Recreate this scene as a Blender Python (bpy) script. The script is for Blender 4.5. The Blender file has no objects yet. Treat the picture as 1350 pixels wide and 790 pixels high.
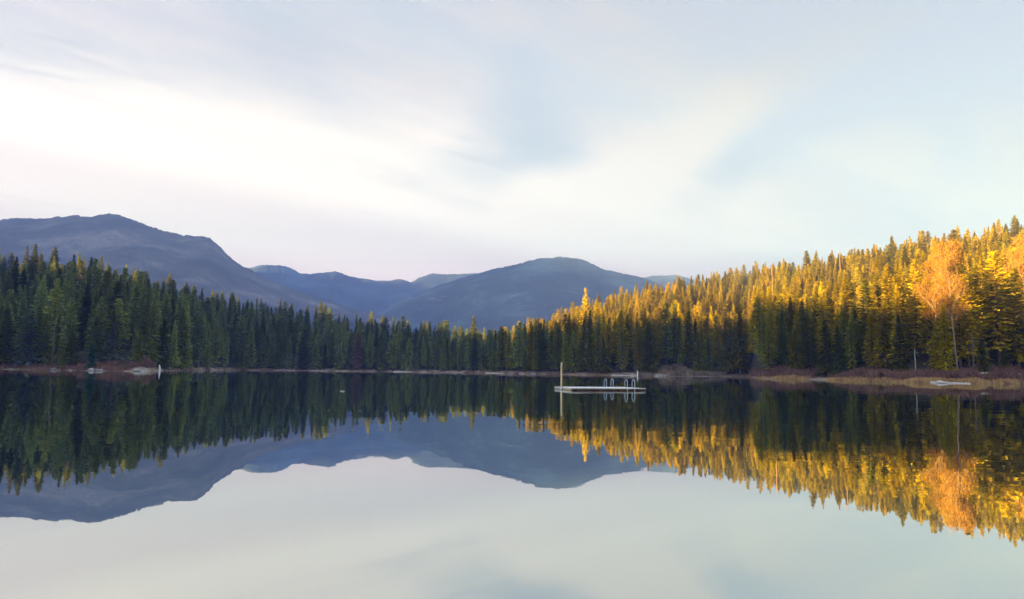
import bpy, math, random
import numpy as np
from mathutils import Matrix, Vector

# ------------------------------------------------------------------ camera
SC = bpy.context.scene
COL = SC.collection
R = math.radians
CAM_H = 1.7
F_PX = 975.0                      # focal length in photo pixels (26 mm)
PITCH = math.atan(93.3 / F_PX)
ROLL = math.atan(0.0115)
cam_d = bpy.data.cameras.new('camera')
cam_d.lens = 36.0 * F_PX / 1350.0
cam_d.sensor_width = 36.0
cam_d.clip_start = 0.1
cam_d.clip_end = 60000
cam = bpy.data.objects.new('camera', cam_d)
COL.objects.link(cam)
SC.camera = cam
Fv = Vector((0, math.cos(PITCH), math.sin(PITCH)))
R0 = Vector((1, 0, 0))
U0 = R0.cross(Fv)
Rv = R0 * math.cos(ROLL) + U0 * math.sin(ROLL)
Uv = -R0 * math.sin(ROLL) + U0 * math.cos(ROLL)
M4 = Matrix((( Rv.x, Uv.x, -Fv.x, 0), (Rv.y, Uv.y, -Fv.y, 0), (Rv.z, Uv.z, -Fv.z, CAM_H), (0, 0, 0, 1)))
cam.matrix_world = M4

# ------------------------------------------------------------------ light
SUN_EL, SUN_AZ = R(8.5), R(252.0)      # azimuth clockwise from +Y
EXPOSURE = 4.35
SKY_STRENGTH = 0.05
sun_dir = Vector((math.sin(SUN_AZ) * math.cos(SUN_EL), math.cos(SUN_AZ) * math.cos(SUN_EL), math.sin(SUN_EL)))
sl = bpy.data.lights.new('sun', 'SUN')
sl.energy = 5.0
sl.angle = R(0.5)
sl.color = (1.0, 0.61, 0.17)
so = bpy.data.objects.new('sun', sl)
COL.objects.link(so)
so.rotation_euler = sun_dir.to_track_quat('Z', 'Y').to_euler()
so.location = (-300, 0, 200)
SC.view_settings.view_transform = 'Standard'
SC.view_settings.look = 'None'
SC.view_settings.gamma = 1.0
SC.view_settings.use_curve_mapping = False
SC.view_settings.exposure = EXPOSURE
SC.render.engine = 'CYCLES'
try:
    SC.cycles.max_bounces = 8
    SC.cycles.diffuse_bounces = 3
    SC.cycles.glossy_bounces = 3
    SC.cycles.volume_bounces = 0
    SC.cycles.use_denoising = True
    SC.cycles.sample_clamp_indirect = 6
except Exception:
    pass


class NT:
    """small helper to write node trees"""
    def __init__(self, tree):
        self.t = tree
        self.t.nodes.clear()

    def n(self, typ, **kw):
        nd = self.t.nodes.new(typ)
        for k, v in kw.items():
            if k == 'ins':
                for kk, vv in v.items():
                    self.set(nd, kk, vv)
            else:
                setattr(nd, k, v)
        return nd

    def set(self, nd, key, v):
        s = nd.inputs[key]
        if isinstance(v, bpy.types.NodeSocket):
            self.t.links.new(v, s)
        else:
            s.default_value = v

    def math(self, op, a, b=0.0, c=None, clamp=False):
        nd = self.n('ShaderNodeMath', operation=op, use_clamp=clamp)
        self.set(nd, 0, a)
        self.set(nd, 1, b)
        if c is not None:
            self.set(nd, 2, c)
        return nd.outputs[0]

    def vmath(self, op, a, b=None):
        nd = self.n('ShaderNodeVectorMath', operation=op)
        self.set(nd, 0, a)
        if b is not None:
            self.set(nd, 1, b)
        return nd.outputs[0]

    def mix(self, fac, a, b, kind='MIX'):
        nd = self.n('ShaderNodeMix', data_type='RGBA', blend_type=kind)
        self.set(nd, 'Factor', fac)
        self.set(nd, 6, a)
        self.set(nd, 7, b)
        return nd.outputs[2]

    def ramp(self, fac, stops):
        nd = self.n('ShaderNodeValToRGB')
        el = nd.color_ramp.elements
        el[0].position, el[0].color = stops[0][0], tuple(stops[0][1]) + (1,)
        el[1].position, el[1].color = stops[-1][0], tuple(stops[-1][1]) + (1,)
        for p, c in stops[1:-1]:
            e = el.new(p)
            e.color = tuple(c) + (1,)
        self.set(nd, 0, fac)
        return nd.outputs[0]

    def maprange(self, v, a, b, c, d, interp='LINEAR'):
        nd = self.n('ShaderNodeMapRange', interpolation_type=interp)
        nd.clamp = True
        for i, x in enumerate((v, a, b, c, d)):
            self.set(nd, i, x)
        return nd.outputs[0]

    def noise(self, vec, scale, detail=3.0, rough=0.5, dist=0.0, out=0):
        nd = self.n('ShaderNodeTexNoise')
        if vec is not None:
            self.set(nd, 'Vector', vec)
        self.set(nd, 'Scale', scale)
        self.set(nd, 'Detail', detail)
        self.set(nd, 'Roughness', rough)
        self.set(nd, 'Distortion', dist)
        return nd.outputs[out]


def azel(px, py):
    a = math.atan((px - 675) / F_PX)
    e = math.atan((488.3 - py) / math.hypot(F_PX, px - 675))
    return a, e


# sky: Nishita + a veil of high thin cloud laid out over the directions of the sky
W = bpy.data.worlds.new('World')
SC.world = W
W.use_nodes = True
w = NT(W.node_tree)
sky = w.n('ShaderNodeTexSky', sky_type='NISHITA')
sky.sun_disc = False
sky.sun_elevation = SUN_EL
sky.sun_rotation = SUN_AZ
sky.air_density = 1.0
sky.dust_density = 0.6
sky.ozone_density = 1.5
tc = w.n('ShaderNodeTexCoord')
sep = w.n('ShaderNodeSeparateXYZ', ins={0: tc.outputs['Generated']})
X, Y, Z = sep.outputs
AZ = w.math('ARCTAN2', X, Y)
EL = w.math('ARCSINE', Z)
# streaky coordinates: a flat cloud deck seen in perspective
zz = w.math('ADD', w.math('MAXIMUM', Z, 0.0), 0.12)
deck = w.n('ShaderNodeCombineXYZ', ins={0: w.math('DIVIDE', X, zz), 1: w.math('DIVIDE', Y, zz), 2: 0.0})
rot = w.n('ShaderNodeVectorRotate', rotation_type='Z_AXIS', ins={'Vector': deck.outputs[0], 'Angle': R(-38)})
st = w.vmath('MULTIPLY', rot.outputs[0], (0.55, 1.6, 1.0))
n_fine = w.noise(st, 1.7, 7.0, 0.52, 0.5)
n_big = w.noise(st, 0.45, 4.0, 0.5, 0.6)
wv = w.noise(tc.outputs['Generated'], 3.2, 5.0, 0.5, 0.0, out=1)
wsep = w.n('ShaderNodeSeparateXYZ', ins={0: wv})
AZw = w.math('ADD', AZ, w.math('MULTIPLY', w.math('SUBTRACT', wsep.outputs[0], 0.5), 0.30))
ELw = w.math('ADD', EL, w.math('MULTIPLY', w.math('SUBTRACT', wsep.outputs[1], 0.5), 0.16))


def blob(px, py, rx, ry, ang, amt):
    """a soft elongated patch of more (or less) cloud; sizes in photo pixels at the patch"""
    a0, e0 = azel(px, py)
    ca, sa = math.cos(R(ang)), math.sin(R(ang))
    da = w.math('SUBTRACT', AZw, a0)
    de = w.math('SUBTRACT', ELw, e0)
    p = w.math('ADD', w.math('MULTIPLY', da, ca), w.math('MULTIPLY', de, sa))
    q = w.math('SUBTRACT', w.math('MULTIPLY', de, ca), w.math('MULTIPLY', da, sa))
    p = w.math('DIVIDE', p, rx / F_PX)
    q = w.math('DIVIDE', q, ry / F_PX)
    r2 = w.math('ADD', w.math('MULTIPLY', p, p), w.math('MULTIPLY', q, q))
    g = w.math('EXPONENT', w.math('MULTIPLY', r2, -1.0))
    return w.math('MULTIPLY', g, amt)


BLOBS = [(150, 250, 480, 150, 0, 0.62), (640, 310, 480, 80, 0, 0.50), (760, 265, 200, 45, 22, 0.34), (560, 165, 130, 40, -20, 0.25),
         (870, 230, 160, 40, 30, 0.25), (1000, 120, 320, 40, 24, 0.30), (860, 290, 300, 40, 10, 0.2), (1150, 260, 400, 60, 14, 0.16),
         (640, 212, 115, 28, 6, -0.52), (1110, 150, 260, 26, 24, -0.45), (720, 110, 55, 110, -15, -0.36), (1330, 30, 420, 130, 0, -0.42), (760, 20, 160, 60, 10, 0.30),
         (1000, 192, 110, 22, 20, -0.16), (100, 20, 600, 60, 0, -0.05)]
cov = w.math('ADD', 0.36, w.math('MULTIPLY', w.math('SUBTRACT', n_fine, 0.5), 1.4))
cov = w.math('ADD', cov, w.math('MULTIPLY', w.math('SUBTRACT', n_big, 0.5), 0.5))
for b in BLOBS:
    cov = w.math('ADD', cov, blob(*b))
wisp = w.noise(w.vmath('MULTIPLY', rot.outputs[0], (0.8, 4.2, 1.0)), 2.6, 8.0, 0.6, 0.8)
cov = w.math('ADD', cov, w.math('MULTIPLY', w.math('SUBTRACT', wisp, 0.5), 0.7))
cov = w.maprange(cov, -0.06, 1.08, 0.0, 1.0, 'SMOOTHSTEP')
# the veil is whitest towards the horizon
veil = w.maprange(EL, 0.0, R(26), 1.45, 0.86)
SKY_MUL = 1.0
skyc = w.vmath('MULTIPLY', sky.outputs[0], (SKY_MUL,) * 3)
K = 2 ** (3.5 - EXPOSURE)
BLUE = (0.22 * K, 0.20 * K, 0.84 * K, 1)
ce = w.maprange(EL, 0.0, R(30), 0.0, 1.0)
cwarm = w.ramp(ce, [(0.0, (1.36, 0.95, 0.80)), (0.33, (0.50, 0.365, 0.335)), (0.75, (0.160, 0.094, 0.142)), (1.0, (0.130, 0.072, 0.125))])
# thin cloud is brighter towards the low sun
dp = w.n('ShaderNodeVectorMath', operation='DOT_PRODUCT', ins={0: tc.outputs['Generated'], 1: tuple(sun_dir)})
glow = w.math('EXPONENT', w.math('MULTIPLY', w.math('SUBTRACT', dp.outputs['Value'], 1.0), 2.2))
gain = w.math('ADD', w.maprange(dp.outputs['Value'], -0.88, -0.15, 0.26, 1.0), w.math('MULTIPLY', glow, 3.2))
tint = w.mix(w.maprange(dp.outputs['Value'], -0.85, 0.2, 0.0, 1.0), (0.70, 0.54, 0.84, 1), (1.01, 1.13, 0.97, 1))
cwarm = w.vmath('MULTIPLY', cwarm, tint)
vsc = w.n('ShaderNodeVectorMath', operation='SCALE', ins={0: cwarm, 'Scale': w.math('MULTIPLY', gain, 6.0 * K)})
base_blue = w.mix(0.02, BLUE, skyc)
col = w.mix(cov, base_blue, vsc.outputs[0])
# under the horizon the ground closes the view anyway
# unseen sky above the veil, brightened blue as added fill light
hi = w.maprange(EL, R(30), R(52), 0.0, 1.0, 'SMOOTHSTEP')
col = w.mix(hi, col, (1.9 * K, 2.5 * K, 4.0 * K, 1))
bg = w.n('ShaderNodeBackground', ins={'Color': col, 'Strength': SKY_STRENGTH})
wo = w.n('ShaderNodeOutputWorld', ins={0: bg.outputs[0]})

# ------------------------------------------------------------------ helpers
rng = np.random.default_rng(11)


def ray(px, py):
    d = Fv * F_PX + Rv * (px - 675) + Uv * (395 - py)
    return d


def horizon(px):
    return 480.5 + 0.0115 * px


def at(px, y, z=0.0):
    """ground point under photo column px at depth y"""
    d = ray(px, horizon(px))
    return Vector((d.x / d.y * y, y, z))


def zof(px, py, y):
    d = ray(px, py)
    return CAM_H + d.z / d.y * y


def tag(o, label=None, cat=None, group=None, kind=None):
    if label: o['label'] = label
    if cat: o['category'] = cat
    if group: o['group'] = group
    if kind: o['kind'] = kind
    return o


class Geo:
    def __init__(self):
        self.v, self.f, self.m, self.n = [], [], [], 0

    def add(self, v, f, m=0):
        v = np.asarray(v, float).reshape(-1, 3)
        f = np.asarray(f, int)
        self.v.append(v)
        self.f.append((f + self.n, m))
        self.n += len(v)

    def mesh(self, name, mats, smooth=False):
        me = bpy.data.meshes.new(name)
        v = np.concatenate(self.v)
        loops = np.concatenate([f.ravel() for f, m in self.f])
        sizes = np.concatenate([np.full(len(f), f.shape[1]) for f, m in self.f])
        mi = np.concatenate([np.full(len(f), m) for f, m in self.f])
        me.vertices.add(len(v))
        me.vertices.foreach_set('co', v.ravel().astype(np.float32))
        me.loops.add(len(loops))
        me.loops.foreach_set('vertex_index', loops.astype(np.int32))
        me.polygons.add(len(sizes))
        starts = np.concatenate([[0], np.cumsum(sizes)[:-1]])
        me.polygons.foreach_set('loop_start', starts.astype(np.int32))
        me.polygons.foreach_set('material_index', mi.astype(np.int32))
        if smooth:
            me.polygons.foreach_set('use_smooth', np.ones(len(sizes), bool))
        for m in (mats if isinstance(mats, (list, tuple)) else [mats]):
            me.materials.append(m)
        me.update(calc_edges=True)
        me.validate()
        return me

    def obj(self, name, mats, parent=None, smooth=False, loc=None):
        o = bpy.data.objects.new(name, self.mesh(name, mats, smooth))
        COL.objects.link(o)
        if parent is not None: o.parent = parent
        if loc is not None: o.location = loc
        return o


def tube(g, pts, rad, n=8, m=0, cap=True):
    pts = [np.asarray(p, float) for p in pts]
    k = len(pts)
    ring = []
    up = None
    for i in range(k):
        t = pts[min(i + 1, k - 1)] - pts[max(i - 1, 0)]
        t /= np.linalg.norm(t) + 1e-9
        if up is None:
            a = np.array([1.0, 0, 0]) if abs(t[0]) < 0.8 else np.array([0, 1.0, 0])
        else:
            a = up
        b = a - t * a.dot(t)
        b /= np.linalg.norm(b) + 1e-9
        up = b
        c = np.cross(t, b)
        r = rad[i] if hasattr(rad, '__len__') else rad
        th = np.arange(n) * 2 * math.pi / n
        ring.append(pts[i] + r * (np.outer(np.cos(th), b) + np.outer(np.sin(th), c)))
    v = np.concatenate(ring)
    f = []
    for i in range(k - 1):
        for j in range(n):
            f.append((i * n + j, i * n + (j + 1) % n, (i + 1) * n + (j + 1) % n, (i + 1) * n + j))
    g.add(v, np.array(f), m)
    if cap:
        g.add(ring[-1], np.array([list(range(n))]), m)
        g.add(ring[0][::-1], np.array([list(range(n))]), m)


def box(g, lo, hi, m=0, jit=0.0, bev=0.0):
    x0, y0, z0 = lo
    x1, y1, z1 = hi
    b = min(bev, (x1 - x0) / 2.2, (y1 - y0) / 2.2, (z1 - z0) / 2.2)
    if b <= 0:
        v = np.array([(x0, y0, z0), (x1, y0, z0), (x1, y1, z0), (x0, y1, z0), (x0, y0, z1), (x1, y0, z1), (x1, y1, z1), (x0, y1, z1)], float)
        f = [(0, 3, 2, 1), (4, 5, 6, 7), (0, 1, 5, 4), (1, 2, 6, 5), (2, 3, 7, 6), (3, 0, 4, 7)]
        g.add(v, np.array(f), m)
        return
    v = np.array([(x0, y0, z0), (x1, y0, z0), (x1, y1, z0), (x0, y1, z0),
                  (x0, y0, z1 - b), (x1, y0, z1 - b), (x1, y1, z1 - b), (x0, y1, z1 - b),
                  (x0 + b, y0 + b, z1), (x1 - b, y0 + b, z1), (x1 - b, y1 - b, z1), (x0 + b, y1 - b, z1)], float)
    f = [(0, 3, 2, 1), (8, 9, 10, 11)]
    for a in (0, 4):
        for j in range(4):
            f.append((a + j, a + (j + 1) % 4, a + 4 + (j + 1) % 4, a + 4 + j))
    g.add(v, np.array(f), m)


# value noise for terrain
def vnoise(x, y, seed=0):
    xi, yi = np.floor(x).astype(np.int64), np.floor(y).astype(np.int64)
    xf, yf = x - xi, y - yi
    def h(a, b):
        n = (a * 374761393 + b * 668265263 + seed * 974711) & 0xffffffff
        n = ((n ^ (n >> 13)) * 1274126177) & 0xffffffff
        return ((n ^ (n >> 16)) & 0xffff) / 65535.0
    u, v = xf * xf * (3 - 2 * xf), yf * yf * (3 - 2 * yf)
    return (h(xi, yi) * (1 - u) + h(xi + 1, yi) * u) * (1 - v) + (h(xi, yi + 1) * (1 - u) + h(xi + 1, yi + 1) * u) * v


def fbm(x, y, oct=4, seed=0, gain=0.5):
    s, a, t = 0, 1, 0
    for i in range(oct):
        s = s + a * (vnoise(x * 2 ** i, y * 2 ** i, seed + i) - 0.5)
        t += a
        a *= gain
    return s / t * 2


# ------------------------------------------------------------------ materials
def mat(name):
    m = bpy.data.materials.new(name)
    m.use_nodes = True
    return m, NT(m.node_tree)


def out(t, sh, vol=None):
    o = t.n('ShaderNodeOutputMaterial')
    if sh is not None: t.set(o, 'Surface', sh)
    if vol is not None: t.set(o, 'Volume', vol)


def foliage(name, c1, c2, c3, trans=0.25, scale=0.5):
    """leaf colour varies from tree to tree and in clumps within a crown"""
    m, t = mat(name)
    oi = t.n('ShaderNodeObjectInfo')
    g = t.n('ShaderNodeNewGeometry')
    n = t.noise(g.outputs['Position'], scale, 3.0, 0.6)
    base = t.ramp(oi.outputs['Random'], [(0.0, c1), (0.5, c2), (1.0, c3)])
    ri = g.outputs['Random Per Island']
    v = t.math('ADD', t.math('MULTIPLY', n, 0.9), t.math('MULTIPLY', ri, 0.7))
    v = t.math('ADD', v, 0.25)
    oj = t.math('ADD', 0.50, t.math('MULTIPLY', t.math('FRACT', t.math('MULTIPLY', oi.outputs['Random'], 17.3)), 1.05))
    v = t.math('MULTIPLY', v, oj)
    sc = t.n('ShaderNodeVectorMath', operation='SCALE', ins={0: base, 'Scale': v})
    d = t.n('ShaderNodeBsdfDiffuse', ins={'Color': sc.outputs[0]})
    tr = t.n('ShaderNodeBsdfTranslucent', ins={'Color': sc.outputs[0]})
    mx = t.n('ShaderNodeMixShader', ins={0: trans, 1: d.outputs[0], 2: tr.outputs[0]})
    out(t, mx.outputs[0])
    return m


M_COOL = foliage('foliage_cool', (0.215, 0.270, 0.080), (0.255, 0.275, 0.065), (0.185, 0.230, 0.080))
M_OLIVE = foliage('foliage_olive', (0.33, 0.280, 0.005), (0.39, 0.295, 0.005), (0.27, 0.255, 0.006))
M_SHADED = foliage('foliage_shaded', (0.220, 0.245, 0.036), (0.260, 0.255, 0.030), (0.180, 0.215, 0.040))  # for front rows below the shadow line, shade put into the leaf colour
M_PALE = foliage('foliage_blue_grey', (0.14, 0.18, 0.14), (0.13, 0.17, 0.14), (0.14, 0.18, 0.15))
M_YGREEN = foliage('foliage_light_green', (0.13, 0.145, 0.030), (0.15, 0.155, 0.035), (0.11, 0.135, 0.03))
M_TEAL = foliage('foliage_teal', (0.04, 0.10, 0.08), (0.04, 0.10, 0.08), (0.04, 0.10, 0.08))
M_DEAD = foliage('foliage_rust', (0.20, 0.12, 0.09), (0.2, 0.12, 0.09), (0.19, 0.12, 0.09))
M_COTTON = foliage('foliage_cottonwood', (0.24, 0.135, 0.024), (0.24, 0.135, 0.024), (0.24, 0.13, 0.022))


def simple(name, cA, cB, scale=3.0, rough=0.8, bump=0.0, stretch=(1, 1, 1), detail=5.0):
    m, t = mat(name)
    tc = t.n('ShaderNodeTexCoord')
    v = t.vmath('MULTIPLY', tc.outputs['Object'], stretch)
    n = t.noise(v, scale, detail, 0.6)
    c = t.ramp(n, [(0.3, cA), (0.7, cB)])
    p = t.n('ShaderNodeBsdfPrincipled', ins={'Base Color': c, 'Roughness': rough})
    p.inputs['Specular IOR Level'].default_value = 0.25
    if bump:
        b = t.n('ShaderNodeBump', ins={'Height': n, 'Strength': bump, 'Distance': 0.05})
        t.set(p, 'Normal', b.outputs[0])
    out(t, p.outputs[0])
    return m


M_BARK = simple('bark', (0.06, 0.045, 0.035), (0.13, 0.10, 0.08), 4, bump=0.4, stretch=(3, 3, 0.5))
M_BARKP = simple('bark_pale', (0.15, 0.11, 0.08), (0.28, 0.21, 0.15), 3, bump=0.4, stretch=(3, 3, 0.5))
M_BARKG = simple('bark_grey', (0.10, 0.09, 0.08), (0.19, 0.17, 0.15), 3, bump=0.4, stretch=(3, 3, 0.5))
M_SNAG = simple('weathered_snag', (0.20, 0.12, 0.07), (0.34, 0.20, 0.12), 3, stretch=(4, 4, 0.6), bump=0.4)
M_WOOD = simple('weathered_deck_wood', (0.42, 0.41, 0.38), (0.66, 0.63, 0.58), 2.0, stretch=(0.6, 8, 8), bump=0.25, rough=0.75)
M_WOODF = simple('raft_fascia_wood', (0.36, 0.31, 0.23), (0.55, 0.48, 0.36), 2.0, stretch=(1, 1, 6), bump=0.25)
M_WOOD_SHADE = simple('raft_shaded_wood', (0.10, 0.07, 0.05), (0.18, 0.13, 0.10), 2.0, stretch=(1, 1, 6))  # near fascia colour darkened to paint the shaded recess under the deck
M_POLE = simple('pole_wood', (0.42, 0.32, 0.17), (0.62, 0.50, 0.30), 3.0, stretch=(3, 3, 0.5), bump=0.3)
M_FLOAT = simple('float_drum', (0.05, 0.035, 0.03), (0.10, 0.06, 0.045), 2.0)
M_ROCK = simple('pale_rock', (0.16, 0.15, 0.14), (0.34, 0.33, 0.31), 1.2, bump=0.5)
M_LOG = simple('driftwood', (0.30, 0.27, 0.23), (0.55, 0.51, 0.45), 2.0, stretch=(0.4, 3, 3), bump=0.4)
M_WHITE = simple('white_paint', (0.66, 0.67, 0.68), (0.80, 0.80, 0.80), 2.0, rough=0.5)
M_GREENP = simple('mossy_post', (0.20, 0.24, 0.15), (0.32, 0.34, 0.24), 2.0)
m, t = mat('galvanised_steel')
p = t.n('ShaderNodeBsdfPrincipled', ins={'Base Color': (0.48, 0.56, 0.57, 1), 'Metallic': 0.35, 'Roughness': 0.4})
out(t, p.outputs[0])
M_STEEL = m


def blades(name, c1, c2, c3):
    m, t = mat(name)
    g = t.n('ShaderNodeNewGeometry')
    n = t.noise(g.outputs['Position'], 0.22, 3.0, 0.6)
    c = t.ramp(n, [(0.32, c1), (0.5, c2), (0.68, c3)])
    v = t.math('ADD', 0.6, t.math('MULTIPLY', g.outputs['Random Per Island'], 0.8))
    sc = t.n('ShaderNodeVectorMath', operation='SCALE', ins={0: c, 'Scale': v})
    d = t.n('ShaderNodeBsdfDiffuse', ins={'Color': sc.outputs[0]})
    tr = t.n('ShaderNodeBsdfTranslucent', ins={'Color': sc.outputs[0]})
    mx = t.n('ShaderNodeMixShader', ins={0: 0.3, 1: d.outputs[0], 2: tr.outputs[0]})
    out(t, mx.outputs[0])
    return m


M_REED = blades('dry_reeds', (0.34, 0.22, 0.10), (0.52, 0.35, 0.15), (0.22, 0.135, 0.085))
M_BRUSH = blades('bare_brush', (0.13, 0.075, 0.07), (0.19, 0.11, 0.09), (0.24, 0.15, 0.10))
M_BRUSHG = blades('grey_brush', (0.12, 0.085, 0.06), (0.28, 0.22, 0.16), (0.36, 0.29, 0.20))
M_FRINGE = blades('shore_grass', (0.15, 0.085, 0.06), (0.23, 0.15, 0.10), (0.27, 0.20, 0.125))

# ground
m, t = mat('forest_floor')
g = t.n('ShaderNodeNewGeometry')
ps = t.n('ShaderNodeSeparateXYZ', ins={0: g.outputs['Position']})
n1 = t.noise(g.outputs['Position'], 0.12, 6.0, 0.6)
n2 = t.noise(g.outputs['Position'], 1.3, 5.0, 0.65)
bank = t.ramp(n1, [(0.3, (0.13, 0.085, 0.065)), (0.5, (0.22, 0.165, 0.12)), (0.7, (0.30, 0.25, 0.19))])
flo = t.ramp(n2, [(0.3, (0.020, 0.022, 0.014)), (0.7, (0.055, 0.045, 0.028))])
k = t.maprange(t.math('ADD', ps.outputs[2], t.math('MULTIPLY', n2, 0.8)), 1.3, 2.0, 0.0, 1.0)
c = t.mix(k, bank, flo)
p = t.n('ShaderNodeBsdfPrincipled', ins={'Base Color': c, 'Roughness': 0.95})
p.inputs['Specular IOR Level'].default_value = 0.1
b = t.n('ShaderNodeBump', ins={'Height': n2, 'Strength': 0.6, 'Distance': 0.3})
t.set(p, 'Normal', b.outputs[0])
out(t, p.outputs[0])
M_GROUND = m


def mountain_mat(name, green, rock, patch_amt, patch_z, seed):
    m, t = mat(name)
    g = t.n('ShaderNodeNewGeometry')
    P = t.vmath('ADD', g.outputs['Position'], (seed * 91.0, seed * 37.0, 0))
    n1 = t.noise(P, 0.0037, 7.0, 0.62)
    n2 = t.noise(P, 0.075, 4.0, 0.7)
    c = t.ramp(n1, [(0.36, [x * 0.25 for x in green]), (0.50, green), (0.62, [x * 2.8 for x in green])])
    c = t.mix(t.maprange(n2, 0.3, 0.75, 0.0, 0.75), c, tuple(x * 0.35 for x in green) + (1,))
    # logged and rocky clearings, on the near crest also painted sun glow
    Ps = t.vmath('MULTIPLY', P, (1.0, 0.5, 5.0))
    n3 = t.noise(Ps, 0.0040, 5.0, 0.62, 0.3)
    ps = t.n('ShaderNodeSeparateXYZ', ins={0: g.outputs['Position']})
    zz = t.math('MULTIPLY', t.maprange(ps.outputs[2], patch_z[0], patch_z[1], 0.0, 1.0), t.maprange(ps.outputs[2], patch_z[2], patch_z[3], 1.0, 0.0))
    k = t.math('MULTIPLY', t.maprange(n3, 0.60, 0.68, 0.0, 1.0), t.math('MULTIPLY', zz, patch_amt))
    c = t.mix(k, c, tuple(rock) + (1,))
    p = t.n('ShaderNodeBsdfPrincipled', ins={'Base Color': c, 'Roughness': 1.0})
    p.inputs['Specular IOR Level'].default_value = 0.0
    b = t.n('ShaderNodeBump', ins={'Height': n2, 'Strength': 1.0, 'Distance': 14.0})
    t.set(p, 'Normal', b.outputs[0])
    out(t, p.outputs[0])
    return m


# water
m, t = mat('lake_water')
g = t.n('ShaderNodeNewGeometry')
P = g.outputs['Position']
Pa = t.vmath('MULTIPLY', P, (0.45, 1.0, 1.0))
AMP = 0.022
patch = t.maprange(t.noise(t.vmath('MULTIPLY', P, (0.35, 1.0, 1.0)), 0.035, 3.0, 0.5), 0.42, 0.62, 0.20, 1.0)
na = t.noise(Pa, 0.9, 3.0, 0.55, 0.0, out=1)
nb = t.noise(Pa, 0.16, 2.0, 0.5, 0.0, out=1)
sa = t.n('ShaderNodeSeparateXYZ', ins={0: na})
sb = t.n('ShaderNodeSeparateXYZ', ins={0: nb})
sc_ = t.n('ShaderNodeSeparateXYZ', ins={0: t.noise(t.vmath('MULTIPLY', P, (0.16, 1.0, 1.0)), 3.2, 3.0, 0.55, 0.0, out=1)})


def slope(i):
    a = t.math('MULTIPLY', t.math('SUBTRACT', sa.outputs[i], 0.5), t.math('MULTIPLY', patch, AMP))
    b = t.math('MULTIPLY', t.math('SUBTRACT', sb.outputs[i], 0.5), AMP * 0.35)
    c_ = t.math('MULTIPLY', t.math('SUBTRACT', sc_.outputs[i], 0.5), t.math('MULTIPLY', patch, 0.014))
    return t.math('ADD', t.math('ADD', a, b), c_)


nv = t.n('ShaderNodeCombineXYZ', ins={0: slope(0), 1: slope(1), 2: 1.0})
nrm = t.vmath('NORMALIZE', nv.outputs[0])
fr = t.n('ShaderNodeFresnel', ins={'IOR': 1.33, 'Normal': nrm})
fac = t.maprange(fr.outputs[0], 0.0, 1.0, 0.52, 1.0)
gl = t.n('ShaderNodeBsdfGlossy', ins={'Color': (0.95, 0.99, 0.96, 1), 'Roughness': 0.012, 'Normal': nrm})
df = t.n('ShaderNodeBsdfDiffuse', ins={'Color': (0.010, 0.016, 0.014, 1)})
mx = t.n('ShaderNodeMixShader', ins={0: fac, 1: df.outputs[0], 2: gl.outputs[0]})
out(t, mx.outputs[0])
M_WATER = m

# ------------------------------------------------------------------ lie of the land
PXS = [-2000, -400, 0, 60, 120, 190, 235, 300, 400, 500, 600, 640, 700, 770, 840, 900, 955, 985, 1002, 1080, 1150, 1200, 1275, 1350, 1500, 1800, 3000]
YS_ = [160, 240, 262, 255, 235, 235, 300, 400, 440, 450, 430, 400, 350, 325, 315, 315, 330, 322, 236, 215, 185, 165, 158, 165, 150, 120, 80]
SIL_X = [-400, 0, 50, 100, 150, 200, 250, 300, 350, 400, 450, 500, 550, 600, 640, 680, 720, 770, 850, 900, 950, 1000, 1050, 1100, 1150, 1200, 1250, 1300, 1350, 1500, 1800]
SIL_Y = [310, 338, 340, 352, 362, 371, 381, 391, 402, 410, 420, 427, 433, 439, 444, 434, 419, 398, 380, 370, 362, 355, 348, 340, 332, 323, 313, 305, 298, 280, 270]
RID_X = [-400, 0, 300, 500, 640, 700, 770, 850, 1000, 1150, 1350, 1800]
RID_Y = [360, 400, 490, 540, 560, 560, 500, 530, 520, 440, 370, 300]
TREE_TOP = 22.0


def px_of(x, y):
    return 675 + F_PX * x / np.maximum(y, 1e-3)


def shore_y(px):
    return np.interp(px, PXS, YS_)


def sd(a, b, x):
    t = np.clip((x - a) / (b - a), 0, 1)
    return t * t * (3 - 2 * t)


def inland(x, y):
    """rough distance in metres from the waterline, positive on land"""
    px = px_of(x, y)
    wob = 3.0 * fbm(np.asarray(x) / 14.0, np.asarray(y) / 60.0, 3, 5)
    d = np.where(y > 20, y - shore_y(px) + wob * np.clip(y / 200, 0, 1), -50)
    d = np.maximum(d, -x - 300)
    d = np.maximum(d, x - 152)
    d = np.maximum(d, -y - 2.5)
    return d


RIDGE_X = -440.0
TAN_AZ = math.cos(SUN_AZ) / math.sin(SUN_AZ)     # > 0: sun stands behind the camera's left shoulder
TAN_EL = math.tan(SUN_EL) / abs(math.sin(SUN_AZ))
# how high the evening shadow stands at places round the lake: (x, y, height)
SHADE = [(120, 60, 14), (112, 180, 17), (106, 212, 22), (100, 260, 28), (95, 325, 33), (50, 335, 33), (-15, 430, 25), (-250, 385, 50), (-165, 480, 44.5), (-60, 500, 31)]
_c = sorted((y - (x - RIDGE_X) * TAN_AZ, h + (x - RIDGE_X) * TAN_EL) for x, y, h in SHADE)
CREST_Y = [-500] + [c[0] for c in _c] + [600]
CREST_Z = [_c[0][1]] + [c[1] for c in _c] + [_c[-1][1]]
print('CREST', [(round(a), round(b)) for a, b in _c])


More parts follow.
